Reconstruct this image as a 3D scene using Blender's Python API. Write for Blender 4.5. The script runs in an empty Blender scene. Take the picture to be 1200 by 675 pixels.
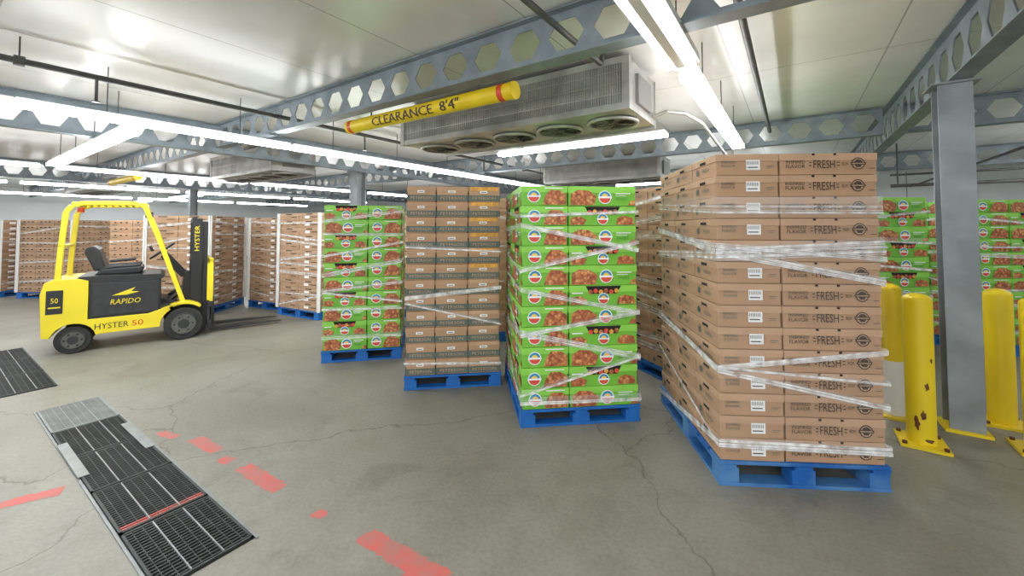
import bpy, bmesh, math, random
from mathutils import Vector, Matrix
random.seed(7)
YAW = math.radians(34.4)
CY, SY = math.cos(YAW), math.sin(YAW)
def S(cx, cy):            # survey frame -> building frame (metres)
    return (cx*CY - cy*SY, cx*SY + cy*CY)

# ---------------------------------------------------------------- materials
MATS = {}
def mat(name, col, rough=0.6, metal=0.0, var=0.0, vscale=8.0, bump=0.0, bscale=60.0, col2=None, emit=None, spec=0.5, coat=0.0):
    if name in MATS: return MATS[name]
    m = bpy.data.materials.new(name); m.use_nodes = True
    nt = m.node_tree; N = nt.nodes; L = nt.links
    b = N['Principled BSDF']
    b.inputs['Roughness'].default_value = rough
    b.inputs['Metallic'].default_value = metal
    b.inputs['Specular IOR Level'].default_value = spec
    b.inputs['Coat Weight'].default_value = coat
    b.inputs['Base Color'].default_value = (*col, 1)
    tc = N.new('ShaderNodeTexCoord')
    if var > 0 or col2:
        n = N.new('ShaderNodeTexNoise'); n.inputs['Scale'].default_value = vscale; n.inputs['Detail'].default_value = 6
        L.new(tc.outputs['Object'], n.inputs['Vector'])
        r = N.new('ShaderNodeValToRGB')
        c2 = col2 if col2 else tuple(max(0, c*(1-var)) for c in col)
        r.color_ramp.elements[0].position = 0.35; r.color_ramp.elements[1].position = 0.65
        r.color_ramp.elements[0].color = (*c2, 1); r.color_ramp.elements[1].color = (*col, 1)
        L.new(n.outputs['Fac'], r.inputs['Fac']); L.new(r.outputs['Color'], b.inputs['Base Color'])
    if bump > 0:
        n2 = N.new('ShaderNodeTexNoise'); n2.inputs['Scale'].default_value = bscale; n2.inputs['Detail'].default_value = 4
        L.new(tc.outputs['Object'], n2.inputs['Vector'])
        bp = N.new('ShaderNodeBump'); bp.inputs['Strength'].default_value = bump; bp.inputs['Distance'].default_value = 0.01
        L.new(n2.outputs['Fac'], bp.inputs['Height']); L.new(bp.outputs['Normal'], b.inputs['Normal'])
    if emit:
        b.inputs['Emission Color'].default_value = (*emit[0], 1); b.inputs['Emission Strength'].default_value = emit[1]
    MATS[name] = m
    return m

def mat_produce():
    m = bpy.data.materials.new('produce_print'); m.use_nodes = True
    nt = m.node_tree; N = nt.nodes; L = nt.links; b = N['Principled BSDF']
    tc = N.new('ShaderNodeTexCoord'); v = N.new('ShaderNodeTexVoronoi'); v.inputs['Scale'].default_value = 42
    L.new(tc.outputs['Object'], v.inputs['Vector'])
    r = N.new('ShaderNodeValToRGB'); e = r.color_ramp.elements
    e[0].position = 0; e[0].color = (.66, .24, .09, 1); e[1].position = 1; e[1].color = (.82, .46, .16, 1)
    x = e.new(.45); x.color = (.42, .11, .05, 1); x = e.new(.7); x.color = (.76, .28, .10, 1)
    s = N.new('ShaderNodeSeparateColor'); L.new(v.outputs['Color'], s.inputs['Color'])
    L.new(s.outputs['Red'], r.inputs['Fac'])
    mx = N.new('ShaderNodeMix'); mx.data_type = 'RGBA'; mx.blend_type = 'MULTIPLY'; mx.inputs['Factor'].default_value = .8
    r2 = N.new('ShaderNodeValToRGB'); r2.color_ramp.elements[0].color = (1, 1, 1, 1); r2.color_ramp.elements[1].color = (.28, .15, .10, 1)
    r2.color_ramp.elements[1].position = .9
    L.new(v.outputs['Distance'], r2.inputs['Fac'])
    L.new(r.outputs['Color'], mx.inputs['A']); L.new(r2.outputs['Color'], mx.inputs['B'])
    L.new(mx.outputs['Result'], b.inputs['Base Color']); b.inputs['Roughness'].default_value = .5
    return m

def mat_film(name, fac):
    m = bpy.data.materials.new(name); m.use_nodes = True
    nt = m.node_tree; N = nt.nodes; L = nt.links; b = N['Principled BSDF']
    b.inputs['Base Color'].default_value = (.93, .93, .93, 1); b.inputs['Roughness'].default_value = .16
    t = N.new('ShaderNodeBsdfTransparent'); mx = N.new('ShaderNodeMixShader')
    tc = N.new('ShaderNodeTexCoord'); n = N.new('ShaderNodeTexNoise'); n.inputs['Scale'].default_value = 14
    L.new(tc.outputs['Object'], n.inputs['Vector'])
    mp = N.new('ShaderNodeMapRange'); mp.inputs['From Min'].default_value = .3; mp.inputs['From Max'].default_value = .7
    mp.inputs['To Min'].default_value = fac*.4; mp.inputs['To Max'].default_value = min(1, fac*1.4)
    L.new(n.outputs['Fac'], mp.inputs['Value']); L.new(mp.outputs['Result'], mx.inputs['Fac'])
    L.new(t.outputs[0], mx.inputs[1]); L.new(b.outputs[0], mx.inputs[2])
    L.new(mx.outputs[0], N['Material Output'].inputs['Surface'])
    return m

def mat_floor():
    m = bpy.data.materials.new('concrete_floor'); m.use_nodes = True
    nt = m.node_tree; N = nt.nodes; L = nt.links; b = N['Principled BSDF']
    tc = N.new('ShaderNodeTexCoord')
    def noise(sc, det=8, dist=0, rough=.5):
        n = N.new('ShaderNodeTexNoise'); n.inputs['Scale'].default_value = sc; n.inputs['Detail'].default_value = det
        n.inputs['Distortion'].default_value = dist; n.inputs['Roughness'].default_value = rough
        L.new(tc.outputs['Object'], n.inputs['Vector']); return n
    def ramp(src, p0, c0, p1, c1):
        r = N.new('ShaderNodeValToRGB'); e = r.color_ramp.elements
        e[0].position = p0; e[0].color = (*c0, 1); e[1].position = p1; e[1].color = (*c1, 1)
        L.new(src, r.inputs['Fac']); return r.outputs['Color']
    def mul(a, c, f=1):
        mx = N.new('ShaderNodeMix'); mx.data_type = 'RGBA'; mx.blend_type = 'MULTIPLY'; mx.inputs['Factor'].default_value = f
        L.new(a, mx.inputs['A']); L.new(c, mx.inputs['B']); return mx.outputs['Result']
    n1 = noise(.7, 10, .4); n2 = noise(5, 10, .3, .6); n3 = noise(90, 3); n5 = noise(45, 4); n6 = noise(1.8, 8, 1.2, .65)
    c = ramp(n1.outputs['Fac'], .3, (.200, .188, .150), .72, (.290, .280, .240))
    c = mul(c, ramp(n2.outputs['Fac'], .3, (.84, .835, .82), .62, (1, 1, 1)))
    c = mul(c, ramp(n5.outputs['Fac'], .35, (.88, .88, .87), .6, (1.03, 1.03, 1.03)))
    c = mul(c, ramp(n6.outputs['Fac'], .33, (.82, .81, .79), .47, (1, 1, 1)))
    mp = N.new('ShaderNodeVectorMath'); mp.operation = 'ADD'
    sc = N.new('ShaderNodeVectorMath'); sc.operation = 'SCALE'; sc.inputs['Scale'].default_value = .5
    nd = noise(2.2, 8); L.new(nd.outputs['Color'], sc.inputs[0])
    L.new(tc.outputs['Object'], mp.inputs[0]); L.new(sc.outputs[0], mp.inputs[1])
    v = N.new('ShaderNodeTexVoronoi'); v.feature = 'DISTANCE_TO_EDGE'; v.inputs['Scale'].default_value = .42
    L.new(mp.outputs[0], v.inputs['Vector'])
    c = mul(c, ramp(v.outputs['Distance'], 0, (.35, .32, .28), .0035, (1, 1, 1)), .7)
    L.new(c, b.inputs['Base Color'])
    rr = N.new('ShaderNodeMapRange'); rr.inputs['To Min'].default_value = .34; rr.inputs['To Max'].default_value = .62
    L.new(n2.outputs['Fac'], rr.inputs['Value']); L.new(rr.outputs['Result'], b.inputs['Roughness'])
    bp = N.new('ShaderNodeBump'); bp.inputs['Strength'].default_value = .12; bp.inputs['Distance'].default_value = .01
    L.new(n3.outputs['Fac'], bp.inputs['Height']); L.new(bp.outputs['Normal'], b.inputs['Normal'])
    return m

def mat_ceiling():
    m = bpy.data.materials.new('ceiling_panels'); m.use_nodes = True
    nt = m.node_tree; N = nt.nodes; L = nt.links; b = N['Principled BSDF']
    tc = N.new('ShaderNodeTexCoord')
    mp = N.new('ShaderNodeMapping'); mp.inputs['Rotation'].default_value = (0, 0, math.pi/2); mp.inputs['Location'].default_value = (.3, .45, 0)
    L.new(tc.outputs['Object'], mp.inputs['Vector'])
    br = N.new('ShaderNodeTexBrick'); br.inputs['Scale'].default_value = 1
    br.inputs['Brick Width'].default_value = 4.4; br.inputs['Row Height'].default_value = 1.15; br.inputs['Mortar Size'].default_value = .006
    br.inputs['Mortar Smooth'].default_value = 0.1; br.offset = 0
    br.inputs['Color1'].default_value = (.79, .785, .765, 1); br.inputs['Color2'].default_value = (.73, .727, .705, 1); br.inputs['Mortar'].default_value = (.38, .375, .36, 1)
    L.new(mp.outputs[0], br.inputs['Vector'])
    n = N.new('ShaderNodeTexNoise'); n.inputs['Scale'].default_value = 1.3; n.inputs['Detail'].default_value = 8
    L.new(tc.outputs['Object'], n.inputs['Vector'])
    r = N.new('ShaderNodeValToRGB'); r.color_ramp.elements[0].position = .3; r.color_ramp.elements[0].color = (.84, .83, .81, 1)
    r.color_ramp.elements[1].position = .65; r.color_ramp.elements[1].color = (1, 1, 1, 1)
    L.new(n.outputs['Fac'], r.inputs['Fac'])
    mx = N.new('ShaderNodeMix'); mx.data_type = 'RGBA'; mx.blend_type = 'MULTIPLY'; mx.inputs['Factor'].default_value = 1
    L.new(br.outputs['Color'], mx.inputs['A']); L.new(r.outputs['Color'], mx.inputs['B'])
    L.new(mx.outputs['Result'], b.inputs['Base Color'])
    b.inputs['Roughness'].default_value = .32; b.inputs['Metallic'].default_value = .12
    n4 = N.new('ShaderNodeTexNoise'); n4.inputs['Scale'].default_value = 3
    L.new(tc.outputs['Object'], n4.inputs['Vector'])
    bp = N.new('ShaderNodeBump'); bp.inputs['Strength'].default_value = .15; bp.inputs['Distance'].default_value = .03
    L.new(n4.outputs['Fac'], bp.inputs['Height']); L.new(bp.outputs['Normal'], b.inputs['Normal'])
    return m

CARD = mat('cardboard', (.47, .285, .165), .75, var=.12, vscale=3)
CARD2 = mat('cardboard_lid', (.53, .335, .205), .75, var=.10, vscale=4)
CARDF = mat('cardboard_pale', (.46, .285, .17), .75, var=.2, vscale=5)
CARDF2 = mat('cardboard_pale_lid', (.53, .355, .23), .75, var=.2, vscale=5)
GREEN = mat('green_carton', (.18, .52, .045), .5, var=.12, vscale=5)
GREEN2 = mat('green_carton_lid', (.26, .64, .08), .5, var=.1, vscale=5)
GREEND = mat('green_dark_print', (.03, .24, .03), .55)
INK = mat('carton_ink', (.06, .042, .03), .7)
INKG = mat('carton_grey_ink', (.11, .14, .118), .7, var=.2)
DARK = mat('dark_slot', (.015, .012, .01), .9)
WHITE = mat('white_print', (.85, .85, .85), .6)
LOGOB = mat('logo_blue', (.03, .26, .50), .5)
LOGOR = mat('logo_red', (.66, .07, .04), .5)
LOGOY = mat('logo_yellow', (.9, .6, .08), .5)
CARROT = mat('carrot_orange', (.85, .42, .06), .55, var=.4, vscale=30)
PROD = mat_produce()
BLUE = mat('blue_pallet_paint', (.005, .10, .38), .6, col2=(.008, .14, .46), vscale=6, bump=.2)
BLUEW = mat('blue_pallet_scuffed', (.005, .10, .38), .6, col2=(.10, .26, .48), vscale=3.5, bump=.2)
FILM = mat_film('stretch_film', .72); FILMB = mat_film('stretch_film_thin', .18)
FILMC = mat_film('stretch_film_cover', .03)
YEL = mat('safety_yellow', (.86, .65, .012), .4, col2=(.76, .54, .01), vscale=3)
YELR = mat('bollard_yellow', (.87, .66, .015), .42, col2=(.81, .58, .012), vscale=2.2)
RUST = mat('rust_chip', (.18, .06, .02), .8, var=.5, vscale=30)
FLY = mat('forklift_yellow', (.84, .68, .03), .38, var=.08, vscale=3)
BLK = mat('forklift_black', (.02, .02, .022), .45)
BLK2 = mat('mast_black', (.035, .035, .038), .5, var=.3, vscale=12)
RUB = mat('rubber_tyre', (.03, .03, .03), .8, var=.3, vscale=10)
HUB = mat('wheel_hub', (.13, .13, .12), .6, var=.3)
STEELG = mat('galvanised_beam', (.25, .295, .33), .5, metal=.2, var=.3, vscale=5)
COLM = mat('galvanised_column', (.30, .33, .345), .5, metal=.2, var=.3, vscale=4, bump=.15, bscale=20)
ALU = mat('evaporator_aluminium', (.48, .475, .455), .42, metal=.3, var=.35, vscale=4)
ALUD = mat('fin_dark', (.26, .26, .25), .5, metal=.4)
PIPE = mat('dark_pipe', (.11, .11, .105), .5, metal=.4, var=.3)
PIPEL = mat('grey_pipe', (.40, .39, .37), .5, metal=.3, var=.2)
WHT = mat('white_enamel', (.85, .85, .85), .4)
REDP = mat('red_floor_paint', (.58, .115, .10), .6, col2=(.40, .17, .145), vscale=9)
REDB = mat('red_band', (.65, .06, .02), .45)
GRATE = mat('grate_iron', (.045, .05, .05), .55, metal=.3, var=.3)
GRATEL = mat('grate_galvanised', (.28, .295, .295), .5, metal=.4, var=.25)
PIT = mat('trench_dark', (.012, .013, .012), .8)
LAMP = mat('lamp_diffuser', (1, 1, 1), .5, emit=((.955, .98, 1.0), 31))
LAMPW = mat('lamp_tube', (1, 1, 1), .5, emit=((.97, .985, 1), 16))
WALLM = mat('insulated_wall', (.78, .82, .83), .5, var=.06, vscale=1.5)

# ---------------------------------------------------------------- mesh builder
TCACHE = {}
def text_geo(s, cuts=0):
    key = (s, cuts)
    if key in TCACHE: return TCACHE[key]
    cu = bpy.data.curves.new('t', 'FONT'); cu.body = s; cu.resolution_u = 2; cu.size = 1
    ob = bpy.data.objects.new('t', cu); bpy.context.scene.collection.objects.link(ob)
    dg = bpy.context.evaluated_depsgraph_get(); dg.update()
    me = bpy.data.meshes.new_from_object(ob.evaluated_get(dg))
    if cuts:
        ys = [v.co.y for v in me.vertices]; lo, hi = min(ys), max(ys)
        bm = bmesh.new(); bm.from_mesh(me)
        for i in range(1, cuts):
            y = lo+(hi-lo)*i/cuts
            bmesh.ops.bisect_plane(bm, geom=bm.verts[:]+bm.edges[:]+bm.faces[:], plane_co=(0, y, 0), plane_no=(0, 1, 0))
        bm.to_mesh(me); bm.free()
    vs = [(v.co.x, v.co.y) for v in me.vertices]; fs = [tuple(p.vertices) for p in me.polygons]
    x0 = min(v[0] for v in vs); x1 = max(v[0] for v in vs); y0 = min(v[1] for v in vs); y1 = max(v[1] for v in vs)
    vs = [((v[0]-(x0+x1)/2)/(x1-x0), (v[1]-(y0+y1)/2)/(y1-y0)) for v in vs]
    bpy.data.objects.remove(ob); bpy.data.meshes.remove(me); bpy.data.curves.remove(cu)
    TCACHE[key] = (vs, fs); return TCACHE[key]

class MB:
    def __init__(self): self.v = []; self.f = []; self.m = []; self.s = []; self.mats = []
    def mi(self, m):
        if m not in self.mats: self.mats.append(m)
        return self.mats.index(m)
    def add(self, vs, fs, m, smooth=False):
        o = len(self.v); k = self.mi(m)
        self.v += [tuple(x) for x in vs]
        for f in fs: self.f.append(tuple(i+o for i in f)); self.m.append(k); self.s.append(smooth)
    def box(self, x0, x1, y0, y1, z0, z1, m):
        self.add([(x0,y0,z0),(x1,y0,z0),(x1,y1,z0),(x0,y1,z0),(x0,y0,z1),(x1,y0,z1),(x1,y1,z1),(x0,y1,z1)],
                 [(0,3,2,1),(4,5,6,7),(0,1,5,4),(1,2,6,5),(2,3,7,6),(3,0,4,7)], m)
    def poly(self, pts, o, r, u, m):
        o, r, u = Vector(o), Vector(r), Vector(u)
        self.add([o+r*a+u*b for a, b in pts], [tuple(range(len(pts)))], m)
    def rect(self, o, r, u, x0, x1, y0, y1, m): self.poly([(x0,y0),(x1,y0),(x1,y1),(x0,y1)], o, r, u, m)
    def disc(self, o, r, u, cx, cy, rad, m, n=20, a0=0, a1=2*math.pi):
        full = a1-a0 > 6.28
        k = n if full else n+1
        self.poly([(cx+rad*math.cos(a0+(a1-a0)*i/n), cy+rad*math.sin(a0+(a1-a0)*i/n)) for i in range(k)], o, r, u, m)
    def text(self, s, o, r, u, cx, cy, w, h, m):
        vs, fs = text_geo(s); o, r, u = Vector(o), Vector(r), Vector(u)
        self.add([o+r*(cx+a*w)+u*(cy+b*h) for a, b in vs], fs, m)
    def cyl(self, p0, p1, r, m, n=16, r2=None, caps=True):
        p0, p1 = Vector(p0), Vector(p1); d = (p1-p0).normalized(); r2 = r if r2 is None else r2
        a = d.orthogonal().normalized(); b = d.cross(a)
        vs = []
        for p, rr in ((p0, r), (p1, r2)):
            for i in range(n):
                t = 2*math.pi*i/n; vs.append(p+a*rr*math.cos(t)+b*rr*math.sin(t))
        self.add(vs, [(i, (i+1) % n, n+(i+1) % n, n+i) for i in range(n)], m, True)
        if caps:
            self.add(vs[:n], [tuple(range(n))[::-1]], m); self.add(vs[n:], [tuple(range(n))], m)
    def path(self, pts, r, m, n=10):
        for a, b in zip(pts, pts[1:]): self.cyl(a, b, r, m, n)
    def bar(self, p0, p1, w, h, m, side=(0,1,0)):
        p0, p1 = Vector(p0), Vector(p1); d = (p1-p0).normalized(); s = Vector(side).normalized(); t = d.cross(s).normalized()
        vs = []
        for p in (p0, p1):
            for a, b in ((-1,-1),(1,-1),(1,1),(-1,1)): vs.append(p+s*w/2*a+t*h/2*b)
        self.add(vs, [(3,2,1,0),(4,5,6,7),(0,1,5,4),(1,2,6,5),(2,3,7,6),(3,0,4,7)], m)
    def extr(self, prof, y0, y1, m):     # XZ profile extruded along y
        n = len(prof); vs = [(x, y0, z) for x, z in prof]+[(x, y1, z) for x, z in prof]
        self.add(vs, [tuple(range(n)), tuple(range(2*n-1, n-1, -1))]+[(i, n+i, n+(i+1) % n, (i+1) % n) for i in range(n)], m)
    def torus(self, c, ax, R, r, m, n=24, k=8):
        c = Vector(c); ax = Vector(ax).normalized(); a = ax.orthogonal().normalized(); b = ax.cross(a)
        vs = []
        for i in range(n):
            t = 2*math.pi*i/n; d = a*math.cos(t)+b*math.sin(t)
            for j in range(k):
                q = 2*math.pi*j/k; vs.append(c+d*(R+r*math.cos(q))+ax*r*math.sin(q))
        self.add(vs, [(i*k+j, i*k+(j+1) % k, ((i+1) % n)*k+(j+1) % k, ((i+1) % n)*k+j) for i in range(n) for j in range(k)], m, True)
    def obj(self, name, loc=(0,0,0), rz=0, parent=None, bevel=0):
        me = bpy.data.meshes.new(name); me.from_pydata(self.v, [], self.f)
        for m in self.mats: me.materials.append(m)
        me.polygons.foreach_set('material_index', self.m); me.polygons.foreach_set('use_smooth', self.s); me.update()
        ob = bpy.data.objects.new(name, me); bpy.context.scene.collection.objects.link(ob)
        ob.location = loc; ob.rotation_euler = (0, 0, rz)
        if parent: ob.parent = parent
        if bevel:
            b = ob.modifiers.new('bevel', 'BEVEL'); b.width = bevel; b.segments = 2; b.limit_method = 'ANGLE'; b.angle_limit = math.radians(40)
        return ob
def empty(name, loc, rz=0):
    e = bpy.data.objects.new(name, None); bpy.context.scene.collection.objects.link(e)
    e.location = loc; e.rotation_euler = (0, 0, rz); e.empty_display_size = .1; return e

# ---------------------------------------------------------------- room
X0, X1, Y0, Y1, H = -25, 9, -6, 15.5, 3.08
mb = MB(); mb.box(X0, X1, Y0, Y1, -.12, 0, mat_floor()); mb.obj('floor')
mb = MB(); mb.box(X0, X1, Y0, Y1, H, H+.12, mat_ceiling()); mb.obj('ceiling')
mb = MB(); mb.box(X0-.15, X0, Y0, Y1, 0, H, WALLM); mb.obj('wall_left')
mb = MB(); mb.box(X0-.15, X1+.15, Y1, Y1+.15, 0, H, WALLM)
for i in range(28): mb.box(X0+1.2*i, X0+1.2*i+.02, Y1-.004, Y1, 0, H, ALUD)
mb.obj('wall_back')
mb = MB(); mb.box(X1, X1+.15, Y0, Y1, 0, H, WALLM); mb.obj('wall_right')

# castellated beams
def castellated(L, zb, zt, name, loc, rz):
    par = empty(name, loc, rz)
    n = max(1, round(L/.355)); p = L/n; h = (zt-zb); mid = (zb+zt)/2; mb = MB()
    for i in range(n):
        a = i*p; b = a+p; xl, xr = a+.035, b-.035; hh = .33*h
        q1, q2 = xl+.07, xr-.07
        for sgn, ze in ((1, zt), (-1, zb)):
            pts = [(a, mid), (xl, mid), (q1, mid+sgn*hh), (q2, mid+sgn*hh), (xr, mid), (b, mid), (b, ze), (a, ze)]
            mb.add([(x, 0, z) for x, z in pts], [tuple(range(8))], STEELG)
    w = mb.obj('web', parent=par); s = w.modifiers.new('solid', 'SOLIDIFY'); s.thickness = .01; s.offset = 0
    mb = MB()
    mb.box(0, n*p, -.065, .065, zb-.012, zb, STEELG); mb.box(0, n*p, -.065, .065, zt, zt+.012, STEELG)
    mb.obj('flanges', parent=par)
GX = (-14.3, -7.15, 1.06)
for y in (-2.0, 2.57, 7.0, 11.4):
    for a, b in ((-24.9, GX[0]), (GX[0], GX[1]), (GX[1], GX[2]), (GX[2], 8.9)):
        castellated(b-a-.17, 2.73, 3.06, 'castellated_beam', (a+.085, y, 0), 0)
for x in GX: castellated(19.6, 2.66, 3.06, 'castellated_girder', (x, -5, 0.0), math.pi/2)

def column(x, y, zt=2.645, w=.19):
    mb = MB(); t = .014; h = w/2
    mb.box(x-h, x+h, y-h, y-h+t, 0.02, zt, COLM); mb.box(x-h, x+h, y+h-t, y+h, 0.02, zt, COLM)
    mb.box(x-t/2, x+t/2, y-h+t, y+h-t, 0.02, zt, COLM)
    mb.box(x-h-.03, x+h+.03, y-h-.03, y+h+.03, 0, .02, YELR)
    mb.box(x-h-.04, x+h+.04, y-h-.04, y+h+.04, zt-.015, zt, COLM)
    mb.obj('steel_column')
column(1.04, 4.56)
column(-7.15, 5.0, w=.22); column(-14.3, 4.56); column(1.04, 12.0); column(-7.15, 12)

# lamps
def lamp(name, x0, x1, y0, y1, z=2.56, th=.07, m=LAMP):
    mb = MB()
    lx, ly = x1-x0, y1-y0
    mb.box(x0+.01, x1-.01, y0+.01, y1-.01, z+th*.6, z+th, WHT)
    mb.box(x0, x1, y0, y1, z, z+th*.6, m)
    n = max(2, int(max(lx, ly)/1.2)+1)
    for i in range(n):
        t = (i+.5)/n
        px, py = (x0+lx*t, (y0+y1)/2) if lx > ly else ((x0+x1)/2, y0+ly*t)
        mb.cyl((px, py, z+th), (px, py, H), .005, PIPE, 6)
    mb.obj(name)
def lampB(x, ya, yb, w=.15, **k): lamp('fluorescent_strip_light', x-w/2, x+w/2, ya, yb, **k)
def lampA(y, xa, xb, w=.15, **k): lamp('fluorescent_strip_light', xa, xb, y-w/2, y+w/2, **k)
for a, b in ((.45, 2.75), (2.8, 5.1), (5.15, 7.45), (7.5, 9.8)): lampB(-5.42, a, b, w=.15)
lampB(-.60, 3.15, 6.4, w=.14, z=2.62)
lampA(4.95, -3.6, -1.2, w=.13, z=2.6)
lampA(1.28, -10.0, -5.75, w=.16, z=2.54)
for x in (-10.6, -14.9, -19.5):
    for a, b in ((-2, 1.2), (1.4, 4.4), (4.6, 7.6), (7.8, 10.8)): lampB(x, a, b, w=.14)
for x in (-17, -22): lampA(5.2, x-1.3, x+1.3)
lampA(9.9, -3.6, -1.2); lampA(9.4, 3.0, 5.4); lampA(4.95, 3, 5.4); lampB(5.5, 8, 11); lampB(-.6, 9.5, 12.5)
for y in (-1.0, -3.5):  # unseen fixtures added behind the camera to brighten the foreground and ceiling
    for x in (-5.4, -2.6, .3, 3.4): lampA(y, x, x+2.4, w=.16)
# two-tube open batten fixture
mb = MB(); x = -.63
mb.box(x-.11, x+.11, .6, 3.1, 2.70, 2.75, WHT)
for dx in (-.07, .07): mb.cyl((x+dx, .66, 2.672), (x+dx, 3.04, 2.672), .014, LAMPW, 10)
for yy in (.62, 3.05): mb.box(x-.1, x+.1, yy-.02, yy+.02, 2.65, 2.70, WHT)
mb.box(x-.03, x+.03, .6, 3.1, 2.66, 2.70, WHT)
for yy in (1, 2, 2.9): mb.cyl((x, yy, 2.75), (x, yy, H), .005, PIPE, 6)
mb.obj('twin_tube_batten_light')

# evaporators
def evaporator(x0, x1, y0, y1, zb=2.57, fans=5):
    mb = MB(); zt = 3.02
    mb.box(x0, x1, y0+.03, y1, zb, zt, ALU)
    mb.box(x0-.01, x1+.01, y0, y0+.03, zb-.01, zb+.05, ALU); mb.box(x0-.01, x1+.01, y0, y0+.03, zt-.05, zt+.01, ALU)
    mb.box(x0, x1, y0+.026, y0+.029, zb+.05, zt-.05, ALUD)
    n = int((x1-x0)/.022)
    for i in range(n):
        x = x0+(i+.5)*(x1-x0)/n; mb.box(x-.007, x+.007, y0+.010, y0+.026, zb+.05, zt-.05, ALU)
    for i in range(3):
        z = zb+.13+i*.1; mb.box(x0, x1, y0+.004, y0+.010, z, z+.008, ALU)
    for x in (x0-.012, x1-.05): mb.box(x, x+.062, y0-.004, y0+.08, zb-.012, zt+.01, ALU)
    mb.box(x0-.01, x1+.01, y1, y1+.02, zb-.03, zt, ALU)
    mb.box(x1, x1+.03, y0+.2, y1-.2, zb+.08, zt-.1, ALUD)
    p = (x1-x0)/fans; R = min(p*.40, (y1-y0)*.40)
    for i in range(fans):
        c = Vector((x0+p*(i+.5), (y0+y1)/2, zb))
        mb.cyl(c+Vector((0,0,-.003)), c+Vector((0,0,-.006)), R, PIT, 28)
        mb.torus(c+Vector((0,0,-.02)), (0,0,1), R, .018, ALU, 28, 8)
        mb.cyl(c+Vector((0,0,-.008)), c+Vector((0,0,-.03)), R*.22, ALUD, 14)
        for k in range(4):
            t = k*math.pi/2+i; d = Vector((math.cos(t), math.sin(t), 0)); e = Vector((-d.y, d.x, 0))
            mb.add([c+d*R*.2+e*.02+Vector((0,0,-.01)), c+d*R*.9+e*.10+Vector((0,0,-.01)), c+d*R*.9-e*.08+Vector((0,0,-.028)), c+d*R*.2-e*.03+Vector((0,0,-.028))], [(0,1,2,3)], ALUD)
        for q in (.4, .62, .82): mb.torus(c+Vector((0,0,-.036)), (0,0,1), R*q, .0025, PIPE, 24, 5)
        for k in range(4):
            t = k*math.pi/4; d = Vector((math.cos(t), math.sin(t), 0))*R
            mb.cyl(c+d+Vector((0,0,-.034)), c-d+Vector((0,0,-.034)), .003, PIPE, 6)
    for x in (x0+.2, x1-.2):
        for y in (y0+.15, y1-.15): mb.cyl((x, y, zt), (x, y, H), .012, PIPE, 8)
    mb.obj('evaporator_cooling_unit')
evaporator(-4.05, -1.15, 3.45, 4.25)
evaporator(-4.9, -2.2, 8.5, 9.3)
evaporator(-10.35, -7.7, 3.6, 4.4)
evaporator(-18.3, -15.6, 2.6, 3.4, fans=4)

# pipes (threaded through the beam openings)
px = -5.142; pz = 2.88
mb = MB(); mb.path([(px, -4, pz), (px, 11, pz)], .026, PIPE)
for y in (.9, 3.7, 6.5, 9.3):
    mb.cyl((px, y, pz), (px, y, 2.66), .012, PIPE, 8); mb.cyl((px, y, 2.665), (px, y, 2.655), .03, PIPE, 10)
for y in (.45, 5.2, 8): mb.cyl((px, y-.03, pz), (px, y+.03, pz), .042, PIPE, 12); mb.cyl((px, y, pz), (px, y, H), .006, PIPE, 6)
mb.obj('sprinkler_pipe')
mb = MB(); mb.path([(-1.297, -3, 2.895), (-1.297, 3.2, 2.895), (-1.297, 3.3, H)], .022, PIPE); mb.obj('refrigerant_pipe')
mb = MB(); mb.path([(-.248, -3, 2.895), (-.248, 6.85, 2.895)], .024, PIPE); mb.obj('conduit_pipe')
mb = MB(); mb.path([(-1.13, 4.1, 2.62), (-1.0, 4.12, 2.66), (-.86, 4.3, 2.66), (-.79, 4.8, 2.66), (-.74, 6.2, 2.52), (-.73, 6.9, 2.5), (-.73, 6.9, 2.7)], .018, PIPEL); mb.obj('drain_pipe')
mb = MB(); mb.path([(2.6, 5.6, 2.62), (2.6, 15, 2.62)], .02, PIPE); mb.path([(1.5, 10.2, 2.3), (8.8, 10.2, 2.3)], .03, PIPE); mb.path([(1.5, 10.2, 2.5), (8.8, 10.2, 2.5)], .02, PIPE)
for x in (1.6, 4.5, 8): mb.cyl((x, 10.2, 2.3), (x, 10.2, H), .012, PIPE, 6)
mb.cyl((2.6, 6, 2.62), (2.6, 6, H), .01, PIPE, 6); mb.obj('overhead_pipe_run')

# clearance bars
def clearance(x0, x1, y, z=2.605, r=.068, label=True):
    mb = MB()
    mb.cyl((x0, y, z), (x1, y, z), r, YEL, 48)
    for a, b in ((x0-.012, x0+.03), (x1-.03, x1+.012)): mb.cyl((a, y, z), (b, y, z), r+.003, YEL, 48)
    for a in (x1-.13, x0+.03): mb.cyl((a, y, z), (a+.05, y, z), r+.002, REDB, 48)
    for a in (x0+.35, x1-.35): mb.cyl((a, y, z+r*.9), (a, y, 2.716), .008, PIPE, 8)
    if label:
        vs, fs = text_geo("CLEARANCE  8'4\"", 12); c = x0+1.02; w = 1.15; h = .092; rr = r+.0025
        for off in (0, .006):        # doubled strokes = bold stencil lettering
            out = []
            for a, b in vs:
                ang = (b*h)/rr-.30
                out.append((c+off+a*w, y-(rr+off*.05)*math.cos(ang), z+(rr+off*.05)*math.sin(ang)))
            mb.add(out, fs, INK)
    mb.obj('clearance_bar')
clearance(-3.9, -1.78, 2.63)
clearance(-13.4, -11.4, 2.66, label=False)

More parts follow.
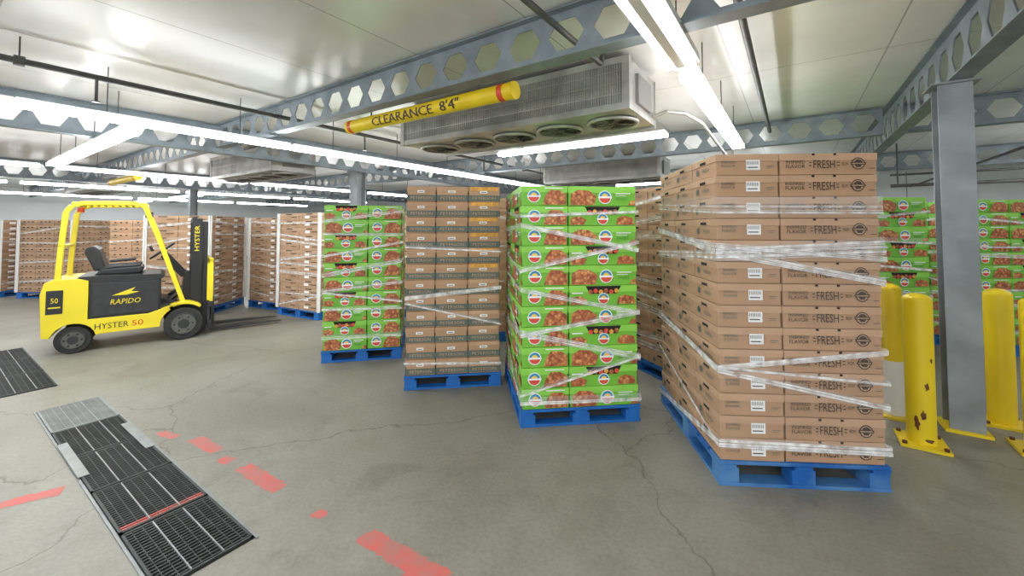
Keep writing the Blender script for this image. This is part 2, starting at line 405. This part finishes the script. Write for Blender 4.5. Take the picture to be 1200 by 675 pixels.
# ---------------------------------------------------------------- pallets of boxes
def pallet(par, W, D, h=.13, m=BLUE):
    mb = MB(); n = 7
    tb = .02
    for i in range(n):
        bw = D/n*.80; y = i*(D-bw)/(n-1)
        mb.box(0, W, y, y+bw, h-tb, h, m)
    for x in (0, W/2-.05, W-.10): mb.box(x, x+.10, 0, D, h-2*tb, h-tb-.001, m)
    for x in (0, W/2-.07, W-.12):
        ww = .14 if 0 < x < W-.2 else .12
        for y in (0, D/2-.07, D-.12): mb.box(x+.004, x+ww-.004, y+.004, y+.12, tb, h-2*tb, m)
    for y in (0, D/2-.05, D-.10): mb.box(0, W, y, y+.10, 0, tb, m)
    for x in (0, W-.10): mb.box(x, x+.10, .1, D-.1, 0.001, tb-.001, m)
    mb.obj('wooden_pallet', parent=par, bevel=.003)

def print_fresh(L, o, r, u, w, h, row, col):
    n = Vector(r).cross(Vector(u)); o = Vector(o)+n*.003
    if w > .45:
        L.text('INSPIRED', o, r, u, w*.16, h*.60, w*.20, h*.15, INK)
        L.text('FLAVOR', o, r, u, w*.16, h*.39, w*.20, h*.17, INK)
        L.text('FRESH', o, r, u, w*.455, h*.48, w*.22, h*.39, INK)
        for x in (.30, .585): L.rect(o, r, u, w*x, w*(x+.025), h*.54, h*.58, INK); L.rect(o, r, u, w*x, w*(x+.025), h*.40, h*.44, INK)
        L.text('FROM', o, r, u, w*.665, h*.48, w*.06, h*.16, INK)
        R = h*.29; cx, cy = w*.80, h*.50
        L.disc(o, r, u, cx, cy, R, INK, 22); L.disc(o+n*.0006, r, u, cx, cy, R*.82, CARD2, 22)
        L.disc(o+n*.0010, r, u, cx, cy, R*.70, INK, 16, 0, math.pi)
        L.poly([(cx-R*.6, cy-R*.1), (cx+R*.6, cy-R*.1), (cx+R*.35, cy-R*.6), (cx-R*.35, cy-R*.6)], o+n*.0010, r, u, INK)
        L.rect(o+n*.0014, r, u, cx-R*1.15, cx+R*1.15, cy-R*.22, cy+R*.22, INK)
        L.rect(o+n*.0018, r, u, cx-R*.95, cx+R*.95, cy-R*.07, cy+R*.07, CARD2)
        L.rect(o, r, u, w*.91, w*.97, h*.26, h*.29, INK)
        for x in (.33, .55): L.rect(o, r, u, w*x, w*(x+.03), h*.90, h*1.0, DARK)
    elif w > .37 and abs(r[0]) > .5:
        L.text('INSPIRED', o, r, u, w*.20, h*.62, w*.22, h*.12, INKG)
        L.text('FLAVOR', o, r, u, w*.20, h*.44, w*.22, h*.12, INKG)
        L.rect(o, r, u, w*.48, w*.70, h*.24, h*.72, WHITE)
        for k in range(7): L.rect(o+n*.001, r, u, w*(.495+.027*k), w*(.505+.027*k), h*.50, h*.66, INK)
        L.rect(o+n*.001, r, u, w*.50, w*.66, h*.34, h*.39, INK)
        L.rect(o, r, u, w*.80, w*.92, h*.4, h*.43, INKG); L.rect(o, r, u, w*.80, w*.9, h*.32, h*.34, INKG)
    else:
        L.rect(o, r, u, w*.38, w*.62, h*.70, h*.84, DARK)
        L.disc(o, r, u, w*.25, h*.38, h*.17, INKG, 14)
        L.text('FRESH', o, r, u, w*.62, h*.38, w*.28, h*.20, INKG)

def logo(L, o, r, u, n, cx, cy, R):
    L.disc(o, r, u, cx, cy, R, WHITE, 22); o2 = o+n*.0008
    L.disc(o2, r, u, cx, cy, R*.86, LOGOR, 16, math.pi, 2*math.pi); L.disc(o2, r, u, cx, cy, R*.86, LOGOB, 16, 0, math.pi)
    L.disc(o2+n*.0008, r, u, cx, cy+R*.02, R*.5, LOGOY, 14, 0, math.pi)
    L.rect(o2+n*.0016, r, u, cx-R*1.05, cx+R*1.05, cy-R*.16, cy+R*.12, WHITE)
def print_green(L, o, r, u, w, h, row, col):
    n = Vector(r).cross(Vector(u)); o = Vector(o)+n*.003
    if w > .45:
        if row % 2 == 0:
            L.poly([(w*.03, h*.04), (w*.38, h*.04), (w*.42, h*.5), (w*.30, h*.78), (w*.14, h*.82), (w*.04, h*.60)], o, r, u, PROD)
            logo(L, o+n*.001, r, u, n, w*.54, h*.45, h*.35)
            L.text('SWEET', o, r, u, w*.80, h*.36, w*.18, h*.16, GREEND)
            L.rect(o, r, u, w*.70, w*.92, h*.62, h*.67, WHITE); L.rect(o, r, u, w*.70, w*.86, h*.52, h*.55, WHITE)
            L.poly([(w*.88, h*.04), (w*.99, h*.04), (w*.99, h*.3), (w*.92, h*.26)], o, r, u, PROD)
        else:
            L.poly([(w*.24, h*.98), (w*.76, h*.98), (w*.70, h*.58), (w*.30, h*.58)], o, r, u, DARK)
            for k in range(6):
                L.disc(o+n*.0006, r, u, w*(.31+.076*k), h*(.68+.05*(k % 2)), h*.12, (LOGOR, CARROT, PROD)[(k+row) % 3], 10)
            logo(L, o+n*.0012, r, u, n, w*.5, h*.34, h*.29)
            L.poly([(w*.02, h*.04), (w*.22, h*.04), (w*.26, h*.30), (w*.16, h*.48), (w*.03, h*.40)], o, r, u, PROD)
            L.rect(o, r, u, w*.04, w*.20, h*.60, h*.66, WHITE)
            L.poly([(w*.70, h*.05), (w*.97, h*.05), (w*.95, h*.40), (w*.82, h*.52), (w*.72, h*.40)], o, r, u, PROD)
    else:
        logo(L, o+n*.001, r, u, n, w*.27, h*.48, h*.33)
        L.poly([(w*.46, h*.05), (w*.96, h*.05), (w*.97, h*.55), (w*.84, h*.78), (w*.62, h*.80), (w*.52, h*.52)], o, r, u, PROD)
        L.rect(o, r, u, w*.5, w*.90, h*.87, h*.92, WHITE)
def print_band(L, o, r, u, w, h, row, col):
    n = Vector(r).cross(Vector(u)); o = Vector(o)+n*.003
    L.rect(o, r, u, 0, w, h*.06, h*.44, INKG)
    L.text('PETERSON', o+n*.001, r, u, w*.5, h*.25, w*.74, h*.19, CARDF2)
    L.rect(o, r, u, w*.36, w*.60, h*.58, h*.74, WHITE)
    L.rect(o+n*.001, r, u, w*.40, w*.56, h*.63, h*.67, INK)
    if col == 2 and r[0]:
        L.rect(o+n*.001, r, u, w*.06, w*.94, h*.76, h*1.0, CARROT if row > 5 else CARD2)
def print_plain(L, o, r, u, w, h, row, col):
    n = Vector(r).cross(Vector(u)); o = Vector(o)+n*.003
    if (row*3+col) % 3: L.rect(o, r, u, w*.30, w*.52, h*.3, h*.62, WHITE)
    L.rect(o, r, u, w*.62, w*.88, h*.42, h*.52, INK); L.rect(o, r, u, w*.35, w*.65, h*.80, h*.92, DARK)
def print_dots(L, o, r, u, w, h, row, col):
    n = Vector(r).cross(Vector(u)); o = Vector(o)+n*.003
    for k in (.25, .5, .75): L.rect(o, r, u, w*k-.02, w*k+.02, h*.55, h*.72, DARK)
    L.rect(o, r, u, w*.1, w*.35, h*.2, h*.32, INKG)

def band(Wm, W, D, zs, wd, k, edge):
    e = -.002+edge*.0009
    cs = [(-e, D+e), (-e, -e), (W+e, -e), (W+e, D+e)]
    def strip(dz0, dz1, m, off):
        for i in range(3):
            (xa, ya), (xb, yb) = cs[i], cs[i+1]
            nx, ny = ((-1, 0), (0, -1), (1, 0))[i]
            xa += nx*off; xb += nx*off; ya += ny*off; yb += ny*off
            Wm.add([(xa, ya, zs[i]+dz0), (xb, yb, zs[i+1]+dz0), (xb, yb, zs[i+1]+dz1), (xa, ya, zs[i]+dz1)], [(0,1,2,3)], m)
    if k == 0: strip(-wd/2, wd/2, FILMC, 0); return
    wd *= .9
    strip(-wd/2, wd/2, FILMB, 0)
    z = -wd/2
    for j in range(k):
        t = random.uniform(.002, .008); z += random.uniform(.2, 1.0)*wd/k
        strip(z, min(z+t, wd/2+.006), FILM, .0015+j*.0002)

def stack(name, cx, cy, yawdeg, W, D, rows, top, cols, ny, prn, mats, wraps, ph=.13, pm=BLUE, sides='L', posts=False):
    x, y = S(cx, cy)
    par = empty(name, (x, y, 0), YAW+math.radians(yawdeg))
    pallet(par, W, D, ph, pm)
    B = MB(); L = MB(); h = (top-ph)/rows; ins = .012
    mbody, mlid = mats
    for r in range(rows):
        z0 = ph+.001+r*h; z1 = z0+h-.003
        for j in range(ny):
            ya = ins+j*(D-2*ins)/ny; yb = ins+(j+1)*(D-2*ins)/ny-.004
            cc = cols if j % 2 == 0 else cols[::-1]
            xa = ins
            jx = random.uniform(-.005, .005)
            for c, f in enumerate(cc):
                w = f*(W-2*ins); xb = xa+w-.004; jy = random.uniform(-.004, .004)
                zl = z0+(z1-z0)*.66
                B.box(xa+.004+jx, xb-.004+jx, ya+.004+jy, yb-.004+jy, z0, zl, mbody)
                B.box(xa+jx, xb+jx, ya+jy, yb+jy, zl, z1, mlid)
                if j == 0: prn(L, (xa+jx, ya+jy, z0), (1,0,0), (0,0,1), xb-xa, z1-z0, r, c)
                if c == 0 and 'L' in sides: prn(L, (xa+jx, yb+jy, z0), (0,-1,0), (0,0,1), yb-ya, z1-z0, r, c+j)
                if c == len(cc)-1 and 'R' in sides: prn(L, (xb+jx, ya+jy, z0), (0,1,0), (0,0,1), yb-ya, z1-z0, r, c+j)
                xa += w
    B.obj('cartons', parent=par, bevel=.0025); L.obj('carton_prints', parent=par)
    Wm = MB()
    for i, (zs, wd, k) in enumerate(wraps): band(Wm, W, D, zs, wd, k, i)
    if posts:
        for (px, py) in ((0, 0), (W, 0), (0, D), (W, D)):
            Wm.box(px-.03, px+.03, py-.006, py+.006, ph, top, WHITE); Wm.box(px-.006, px+.006, py-.03, py+.03, ph, top, WHITE)
    if wraps or posts: Wm.obj('stretch_wrap', parent=par)
    return par

def rw(n, top, lo=.2, wd=.05, k=4):
    out = []
    for i in range(n):
        z = lo+(top-lo)*(i+.5)/n
        out.append((tuple(z+random.uniform(-.12, .12) for _ in range(4)), wd*random.uniform(.7, 1.5), k))
    return out

card = (CARD, CARD2); pale = (CARDF, CARDF2); green = (GREEN, GREEN2)
stack('brown_carton_pallet', 1.232, 2.49, -4, .965, 1.2, 14, 1.98, [.40, .60], 3, print_fresh, card, [
    ((1.0, 1.0, 1.0, 1.0), 1.45, 0),
    ((1.74, 1.665, 1.66, 1.7), .12, 6), ((1.52, 1.40, 1.45, 1.5), .05, 6), ((1.52, 1.39, 1.21, 1.1), .06, 6),
    ((.78, .69, .80, .9), .04, 6), ((.79, .68, .48, .4), .05, 6), ((.10, .26, .24, .3), .06, 7), ((1.30, 1.36, 1.40, 1.3), .08, 6),
    ((.5, .24, .22, .2), .04, 5), ((.75, .70, .62, .6), .04, 3), ((1.50, 1.42, 1.34, 1.3), .04, 3)], ph=.145, pm=BLUEW, sides='LR')
stack('green_carton_pallet', .065, 3.186, 7, .96, 1.16, 11, 1.86, [.40, .60], 2, print_green, green, [
    ((1.5, 1.55, 1.35, 1.4), .05, 5), ((1.7, 1.62, 1.66, 1.5), .04, 4), ((1.3, 1.2, 1.42, 1.4), .05, 5), ((1.1, 1.05, .85, .8), .05, 5),
    ((.9, .7, .86, .9), .05, 5), ((.6, .72, .5, .5), .06, 6), ((.3, .25, .52, .5), .05, 5), ((.5, .2, .19, .2), .07, 6)], sides='LR')
stack('brown_carton_pallet', -1.016, 3.907, 7.8, .92, 1.1, 12, 1.93, [.31, .345, .345], 2, print_band, (CARD, CARD), [
    ((1.3, 1.35, 1.3, 1.3), .04, 4), ((.9, .86, .95, 1), .05, 5), ((.7, .82, .6, .6), .04, 4), ((.3, .25, .22, .2), .04, 3)], sides='LR')
stack('green_carton_pallet', -2.156, 4.68, 12, .88, 1.1, 10, 1.79, [.56, .44], 2, print_green, green, rw(8, 1.75), sides='LR')
stack('brown_carton_pallet', 1.55, 4.0, 20, 1.0, 1.1, 14, 1.95, [.4, .6], 3, print_fresh, card, rw(9, 1.85, wd=.07), sides='L')
stack('brown_carton_pallet', -.62, 5.5, 8, 1.0, 1.1, 13, 1.93, [.4, .6], 2, print_plain, card, rw(4, 1.85), sides='LR')
stack('green_carton_pallet', 3.36, 4.28, 0, 1.0, 1.1, 11, 1.85, [.45, .55], 2, print_green, green, rw(6, 1.8), sides='LR')
stack('green_carton_pallet', 5.54, 4.93, 0, 1.0, 1.1, 11, 1.87, [.45, .55], 2, print_green, green, rw(6, 1.8), sides='LR')
stack('green_carton_pallet', 4.6, 6.4, 0, 1.0, 1.1, 11, 1.85, [.45, .55], 2, print_green, green, rw(4, 1.8), sides='LR')
stack('brown_carton_pallet', -4.16, 7.33, -28, 1.1, 1.0, 13, 1.78, [.5, .5], 2, print_plain, pale, rw(8, 1.7), posts=True, sides='LR')
stack('brown_carton_pallet', -5.12, 8.02, -25, .96, 1.0, 13, 1.72, [.5, .5], 2, print_plain, pale, rw(6, 1.7), posts=True, sides='LR')
stack('brown_carton_pallet', -6.34, 7.10, 6, 1.05, 1.15, 13, 1.74, [.5, .5], 2, print_plain, pale, rw(6, 1.7), posts=True, sides='LR')
stack('brown_carton_pallet', -8.15, 8.3, 3, 1.35, 1.1, 12, 1.68, [.33, .33, .34], 2, print_dots, card, rw(2, 1.7), sides='LR')
stack('brown_carton_pallet', -10.75, 8.95, 3, 1.1, 1.1, 13, 1.70, [.33, .33, .34], 2, print_dots, pale, rw(4, 1.7), posts=True, sides='LR')
stack('brown_carton_pallet', -12.3, 8.95, 3, 1.1, 1.1, 13, 1.70, [.5, .5], 2, print_plain, pale, rw(4, 1.7), posts=True, sides='LR')
stack('brown_carton_pallet', -3.6, 9.5, -28, 1.1, 1.0, 13, 1.78, [.5, .5], 2, print_plain, pale, rw(3, 1.7), sides='LR')
stack('brown_carton_pallet', -2.1, 7.2, -28, 1.1, 1.0, 13, 1.78, [.5, .5], 2, print_plain, pale, rw(3, 1.7), sides='LR')

# ---------------------------------------------------------------- bollards
def bollard(cx, cy, h, r=.08, rust=True, sleeve=False):
    x, y = S(cx, cy); mb = MB()
    mb.box(x-.13, x+.13, y-.13, y+.13, 0, .018, YELR)
    for a in (-.105, .105):
        for b in (-.105, .105): mb.cyl((x+a, y+b, .018), (x+a, y+b, .035), .014, RUST, 8)
    mb.cyl((x, y, .018), (x, y, h-.045), r, YELR, 36)
    for i in range(5):     # domed cap
        a0, a1 = i*math.pi/10, (i+1)*math.pi/10
        mb.cyl((x, y, h-.045+.045*math.sin(a0)), (x, y, h-.045+.045*math.sin(a1)), r*math.cos(a0), YELR, 36, r2=max(.002, r*math.cos(a1)), caps=False)
    if rust:
        for a, z, w, hh in ((-1.9, .42, .35, .07), (-2.2, .22, .5, .09), (-1.5, .60, .25, .04), (-2.6, .16, .5, .12), (-1.8, .05, .8, .04)):
            pts = []; k = 12
            for i in range(k):
                t = 2*math.pi*i/k; q = random.uniform(.5, 1); ang = a+YAW+math.cos(t)*w*.5*q
                pts.append((x+(r+.0015)*math.cos(ang), y+(r+.0015)*math.sin(ang), z+math.sin(t)*hh*.5*q))
            mb.add(pts, [tuple(range(k))], RUST)
    if sleeve: mb.cyl((x, y, .02), (x, y, .45), r+.004, WHT, 36)
    mb.obj('safety_bollard')
bollard(2.91, 2.97, 1.06)
bollard(3.12, 3.42, 1.07, sleeve=True, rust=False)
bollard(3.83, 3.26, 1.05, rust=False)
bollard(3.60, 2.84, 1.05)

# ---------------------------------------------------------------- trench drains
def trench(name, x0, x1, y0, y1, secs, red=None):
    par = empty(name, (0, 0, 0))
    mb = MB(); mb.box(x0, x1, y0, y1, .0005, .002, PIT)
    mb.box(x0-.012, x1+.012, y0-.012, y0, 0.0005, .006, GRATEL); mb.box(x0-.012, x1+.012, y1, y1+.012, 0.0005, .006, GRATEL)
    mb.obj('channel', parent=par)
    mb = MB()
    for (a, b, m) in secs:
        a += .008; b -= .008
        mb.box(a, b, y0+.004, y0+.016, .002, .012, m); mb.box(a, b, y1-.016, y1-.004, .002, .012, m)
        mb.box(a, a+.012, y0+.004, y1-.004, .002, .012, m); mb.box(b-.012, b, y0+.004, y1-.004, .002, .012, m)
        n = int((b-a)/.024); ww = .008 if m is GRATE else .013
        for i in range(1, n):
            x = a+(b-a)*i/n
            mm = REDP if red and red[0] < x < red[1] else m
            mb.box(x-ww/2, x+ww/2, y0+.016, y1-.016, .003, .011, mm)
        k = 9
        for i in range(1, k):
            y = y0+(y1-y0)*i/k
            big = i % 3 == 0
            mb.box(a+.012, b-.012, y-(.003 if big else .002), y+(.003 if big else .002), .003, .0125 if big else .010, GRATEL if big and m is GRATE else m)
    mb.obj('grating', parent=par)
trench('trench_drain_grate', -5.2, -2.22, .62, 1.0, [(-5.2, -4.55, GRATEL), (-4.55, -3.95, GRATE), (-3.95, -3.35, GRATE), (-3.35, -2.78, GRATE), (-2.78, -2.22, GRATE)], red=(-2.86, -2.76))
trench('trench_drain_grate', -8.1, -5.9, .45, .84, [(-8.1, -7.4, GRATE), (-7.4, -6.65, GRATE), (-6.65, -5.9, GRATE)])
mb = MB(); mb.box(-4.25, -3.6, .61, .66, .013, .018, GRATEL); mb.obj('drain_edge_plate')
mb = MB(); mb.box(-4.3, -3.7, .95, 1.0, .013, .018, GRATEL); mb.obj('drain_edge_plate')

# red floor markings (worn)
def mark(pts):
    out = []
    n = len(pts)
    for i in range(n):
        a = Vector((*pts[i], 0)); b = Vector((*pts[(i+1) % n], 0)); L = (b-a).length; k = max(1, int(L/.02))
        for j in range(k):
            p = a.lerp(b, j/k); out.append((p.x+random.uniform(-.009, .009), p.y+random.uniform(-.009, .009), .0012))
    mb = MB(); mb.add(out, [tuple(range(len(out)))], REDP); mb.obj('floor_marking')
mark([(-3.62, 1.15), (-3.28, 1.19), (-3.28, 1.27), (-3.6, 1.25)])
mark([(-3.16, 1.17), (-3.05, 1.19), (-3.07, 1.26), (-3.15, 1.24)])
mark([(-2.95, 1.19), (-2.50, 1.21), (-2.52, 1.31), (-2.93, 1.29)])
mark([(-2.15, 1.24), (-2.08, 1.25), (-2.09, 1.31), (-2.14, 1.30)])
mark([(-1.80, 1.27), (-1.45, 1.28), (-1.52, 1.10), (-1.42, 1.04), (-1.27, 1.40), (-1.78, 1.37)])
mark([(-3.95, -.3), (-3.85, -.3), (-3.5, .52), (-3.58, .56)])
mark([(-3.95, 1.06), (-3.75, 1.1), (-3.75, 1.16), (-3.93, 1.13)])

# ---------------------------------------------------------------- forklift
fx, fy = S(-5.33, 5.0)
fk = empty('forklift', (fx, fy, 0), YAW+math.radians(40))
def arc(cx, cz, r, a0, a1, n=8): return [(cx+r*math.cos(math.radians(a0+(a1-a0)*i/n)), cz+r*math.sin(math.radians(a0+(a1-a0)*i/n))) for i in range(n+1)]
def wheel(mb, x, r, y0, y1):
    mb.cyl((x, y0+.012, r), (x, y1-.012, r), r, RUB, 36)
    mb.cyl((x, y0, r), (x, y0+.012, r), r*.94, RUB, 36, r2=r); mb.cyl((x, y1-.012, r), (x, y1, r), r, RUB, 36, r2=r*.94)
    mb.cyl((x, y0-.004, r), (x, y0+.01, r), r*.62, HUB, 28); mb.cyl((x, y0-.012, r), (x, y0, r), r*.30, BLK2, 20)
    mb.torus((x, y0, r), (0,1,0), r*.64, .010, BLK2, 28, 6)
    for k in range(6):
        t = k*math.pi/3; mb.cyl((x+r*.46*math.cos(t), y0-.012, r+r*.46*math.sin(t)), (x+r*.46*math.cos(t), y0, r+r*.46*math.sin(t)), .012, RUB, 8)
mb = MB()
wheel(mb, 0.02, .165, .03, .15); wheel(mb, 0.02, .165, .75, .89)
wheel(mb, 1.07, .215, -.01, .13); wheel(mb, 1.07, .215, .78, .93)
mb.cyl((0.02, .14, .165), (0.02, .78, .165), .05, BLK2, 12); mb.cyl((1.07, .12, .215), (1.07, .8, .215), .07, BLK2, 12)
mb.obj('wheels', parent=fk)
mb = MB()
prof = [(-.24, .23), (-.18, .21)]+arc(0.02, .165, .20, 165, 10, 10)+[(.26, .21), (.82, .21)]+arc(1.07, .215, .25, 165, 125, 4)+[(.90, .47), (.70, .40), (.14, .40), (.14, .87), (.05, .905), (-.15, .905), (-.23, .87), (-.26, .74)]
mb.extr(prof, 0, .92, FLY)
for ya, yb in ((-.01, .18), (.76, .95)):
    mb.extr([(.86, .46), (.92, .48)]+arc(1.07, .215, .265, 115, 50, 6)+arc(1.07, .215, .30, 50, 125, 8), ya, yb, FLY)
mb.obj('chassis_counterweight', parent=fk, bevel=.012)
mb = MB()
mb.box(.145, .82, .02, .90, .40, .85, BLK)                      # battery box
mb.box(.17, .80, .008, .02, .43, .83, BLK2)
mb.extr([(.02, .905), (.10, .85), (.84, .85), (.86, .88), (.82, .91), (.06, .925)], .03, .89, BLK)  # hood
mb.box(.82, 1.20, .20, .74, .36, .40, BLK2)
mb.box(-.21, -.07, -.004, 0.0, .50, .78, BLK)                   # rear decal plate
mb.extr([(1.02, .40), (1.20, .40), (1.18, .86), (1.08, .90)], .22, .72, BLK)  # cowl
mb.extr([(.82, .40), (1.02, .40), (.98, .52), (.82, .56)], .20, .74, BLK2)
mb.box(.82, .92, 0.02, .2, .44, .50, BLK2)
mb.obj('battery_and_hood', parent=fk, bevel=.01)
dz = -.085
mb = MB()
def sh(p, d=dz): return [(x, z+d) for x, z in p]
mb.extr(sh([(.16, 1.0), (.60, 1.0), (.64, 1.05), (.62, 1.10), (.22, 1.08)]), .24, .70, BLK)
mb.extr(sh([(.16, 1.05), (.27, 1.08), (.20, 1.33), (.15, 1.38), (.08, 1.36), (.06, 1.30)]), .26, .68, BLK)
for a, b in ((.24, .31), (.63, .70)): mb.extr(sh([(.20, 1.07), (.60, 1.09), (.62, 1.13), (.28, 1.12)]), a, b, BLK2)
mb.bar((.30, .22, 1.18+dz), (.56, .22, 1.20+dz), .04, .04, BLK)
mb.obj('operator_seat', parent=fk, bevel=.02)
mb = MB()
mb.bar((1.08, .47, .84), (.84, .47, 1.15), .09, .10, BLK)
ax = Vector((-.26, 0, .32)).normalized(); c = Vector((.82, .47, 1.20))
mb.torus(c, ax, .165, .014, BLK, 28, 8); mb.cyl(c-ax*.05, c+ax*.01, .035, BLK, 14)
for t in range(3):
    a = ax.orthogonal().normalized(); b = ax.cross(a); d = a*math.cos(t*2.09)+b*math.sin(t*2.09); mb.cyl(c, c+d*.165, .010, BLK, 8)
mb.cyl(c+Vector((-.1, -.07, .0)), c+Vector((-.13, -.07, .07)), .018, BLK, 10)
for k in range(3): mb.cyl((1.0, .62+.05*k, .87), (.92, .62+.05*k, 1.06), .008, BLK, 8); mb.cyl((.92, .62+.05*k, 1.06), (.91, .62+.05*k, 1.09), .016, BLK, 8)
mb.obj('steering_column', parent=fk)
mb = MB()   # overhead guard
for y in (.06, .86):
    pts = [(-.13, y, .89), (-.11, y, 1.30), (-.08, y, 1.72), (-.03, y, 1.80), (.07, y, 1.835), (.58, y, 1.85), (.64, y, 1.80), (.78, y, 1.40), (1.06, y, .50)]
    for a, b in zip(pts, pts[1:]): mb.bar(a, b, .05, .055, FLY)
for x in (-.01, .64): mb.bar((x, .06, 1.825), (x, .86, 1.825), .05, .05, FLY, side=(1,0,0))
for i in range(8):
    x = .06+i*.072; mb.bar((x, .06, 1.84), (x, .86, 1.84), .03, .02, FLY, side=(1,0,0))
mb.bar((-.11, .06, 1.3), (-.11, .86, 1.3), .035, .035, FLY, side=(1,0,0))
mb.cyl((0, .46, 1.79), (0, .46, 1.73), .035, REDB, 12)
mb.box(.64, .72, .08, .16, 1.66, 1.74, BLK)
mb.obj('overhead_guard', parent=fk, bevel=.008)
mb = MB()   # mast
for y, s in ((.20, 1), (.72, -1)):
    mb.box(1.15, 1.25, y-.035, y+.035, .06, 1.66, BLK2)
    mb.box(1.26, 1.33, y-.025+s*.03, y+.025+s*.03, .05, 1.62, BLK2)
    mb.box(1.14, 1.26, y-.045, y-.035, .10, 1.66, BLK)
for z in (1.60, 1.05, .30): mb.box(1.15, 1.20, .2, .72, z, z+.08, BLK2)
mb.box(1.26, 1.32, .24, .68, 1.54, 1.61, BLK2)
mb.cyl((1.22, .46, .1), (1.22, .46, 1.2), .04, BLK2, 16); mb.cyl((1.22, .46, 1.2), (1.22, .46, 1.6), .022, PIPEL, 12)
for y in (.33, .36, .56, .59): mb.box(1.28, 1.30, y-.008, y+.008, .4, 1.56, PIPE)
for y in (.25, .67): mb.cyl((.86, y, .50), (1.16, y, .72), .028, BLK2, 12)
mb.text('HYSTER', (1.20, .154, 1.38), (0,0,1), (-1,0,0), 0, 0, .36, .055, FLY)
mb.obj('mast', parent=fk, bevel=.004)
mb = MB()   # carriage, backrest and forks
mb.box(1.34, 1.38, .04, .88, .10, .20, BLK2); mb.box(1.34, 1.38, .04, .88, .40, .50, BLK2)
for y in (.10, .46, .82): mb.box(1.33, 1.36, y-.03, y+.03, .1, .5, BLK2)
for y in (.05, .30, .62, .87): mb.box(1.35, 1.39, y-.02, y+.02, .48, 1.08, FLY)
mb.box(1.35, 1.39, .03, .89, 1.04, 1.09, FLY)
mb.box(1.32, 1.39, .02, .05, .50, 1.02, FLY)
for y in (.22, .62):
    mb.extr([(1.38, .03), (2.31, .035), (2.31, .042), (1.85, .065), (1.425, .075), (1.42, .52), (1.38, .52)], y, y+.10, BLK2)
mb.obj('carriage_and_forks', parent=fk, bevel=.003)
mb = MB()   # lettering
R, U = (1,0,0), (0,0,1)
mb.text('RAPIDO', (.47, .004, .64), R, (.15,0,1), .02, -.05, .28, .065, FLY)
mb.poly([(-.12, .03), (.10, .12), (.06, .07), (.14, .06), (.02, .03)], (.47, .004, .64), R, U, FLY)
mb.text('HYSTER', (.36, -.003, .30), R, U, 0, 0, .31, .07, BLK); mb.text('50', (.60, -.003, .30), R, U, 0, 0, .11, .07, REDB)
mb.text('50', (-.14, -.006, .66), R, U, 0, 0, .06, .06, FLY)
mb.rect((0, -.006, 0), R, U, -.19, -.09, .57, .585, FLY)
mb.obj('lettering', parent=fk)

# ---------------------------------------------------------------- world + camera
w = bpy.data.worlds.new('World'); bpy.context.scene.world = w; w.use_nodes = True
w.node_tree.nodes['Background'].inputs[0].default_value = (.94, .97, 1, 1); w.node_tree.nodes['Background'].inputs[1].default_value = 1.7
cam = bpy.data.cameras.new('Camera'); co = bpy.data.objects.new('Camera', cam); bpy.context.scene.collection.objects.link(co)
cam.sensor_width = 36; cam.lens = 481/1200*36; cam.shift_y = -(337.5-250)/1200; cam.clip_start = .05
co.location = (0, 0, 1.53); co.rotation_euler = (math.radians(92), 0, YAW)
bpy.context.scene.camera = co
bpy.context.scene.view_settings.view_transform = 'Standard'
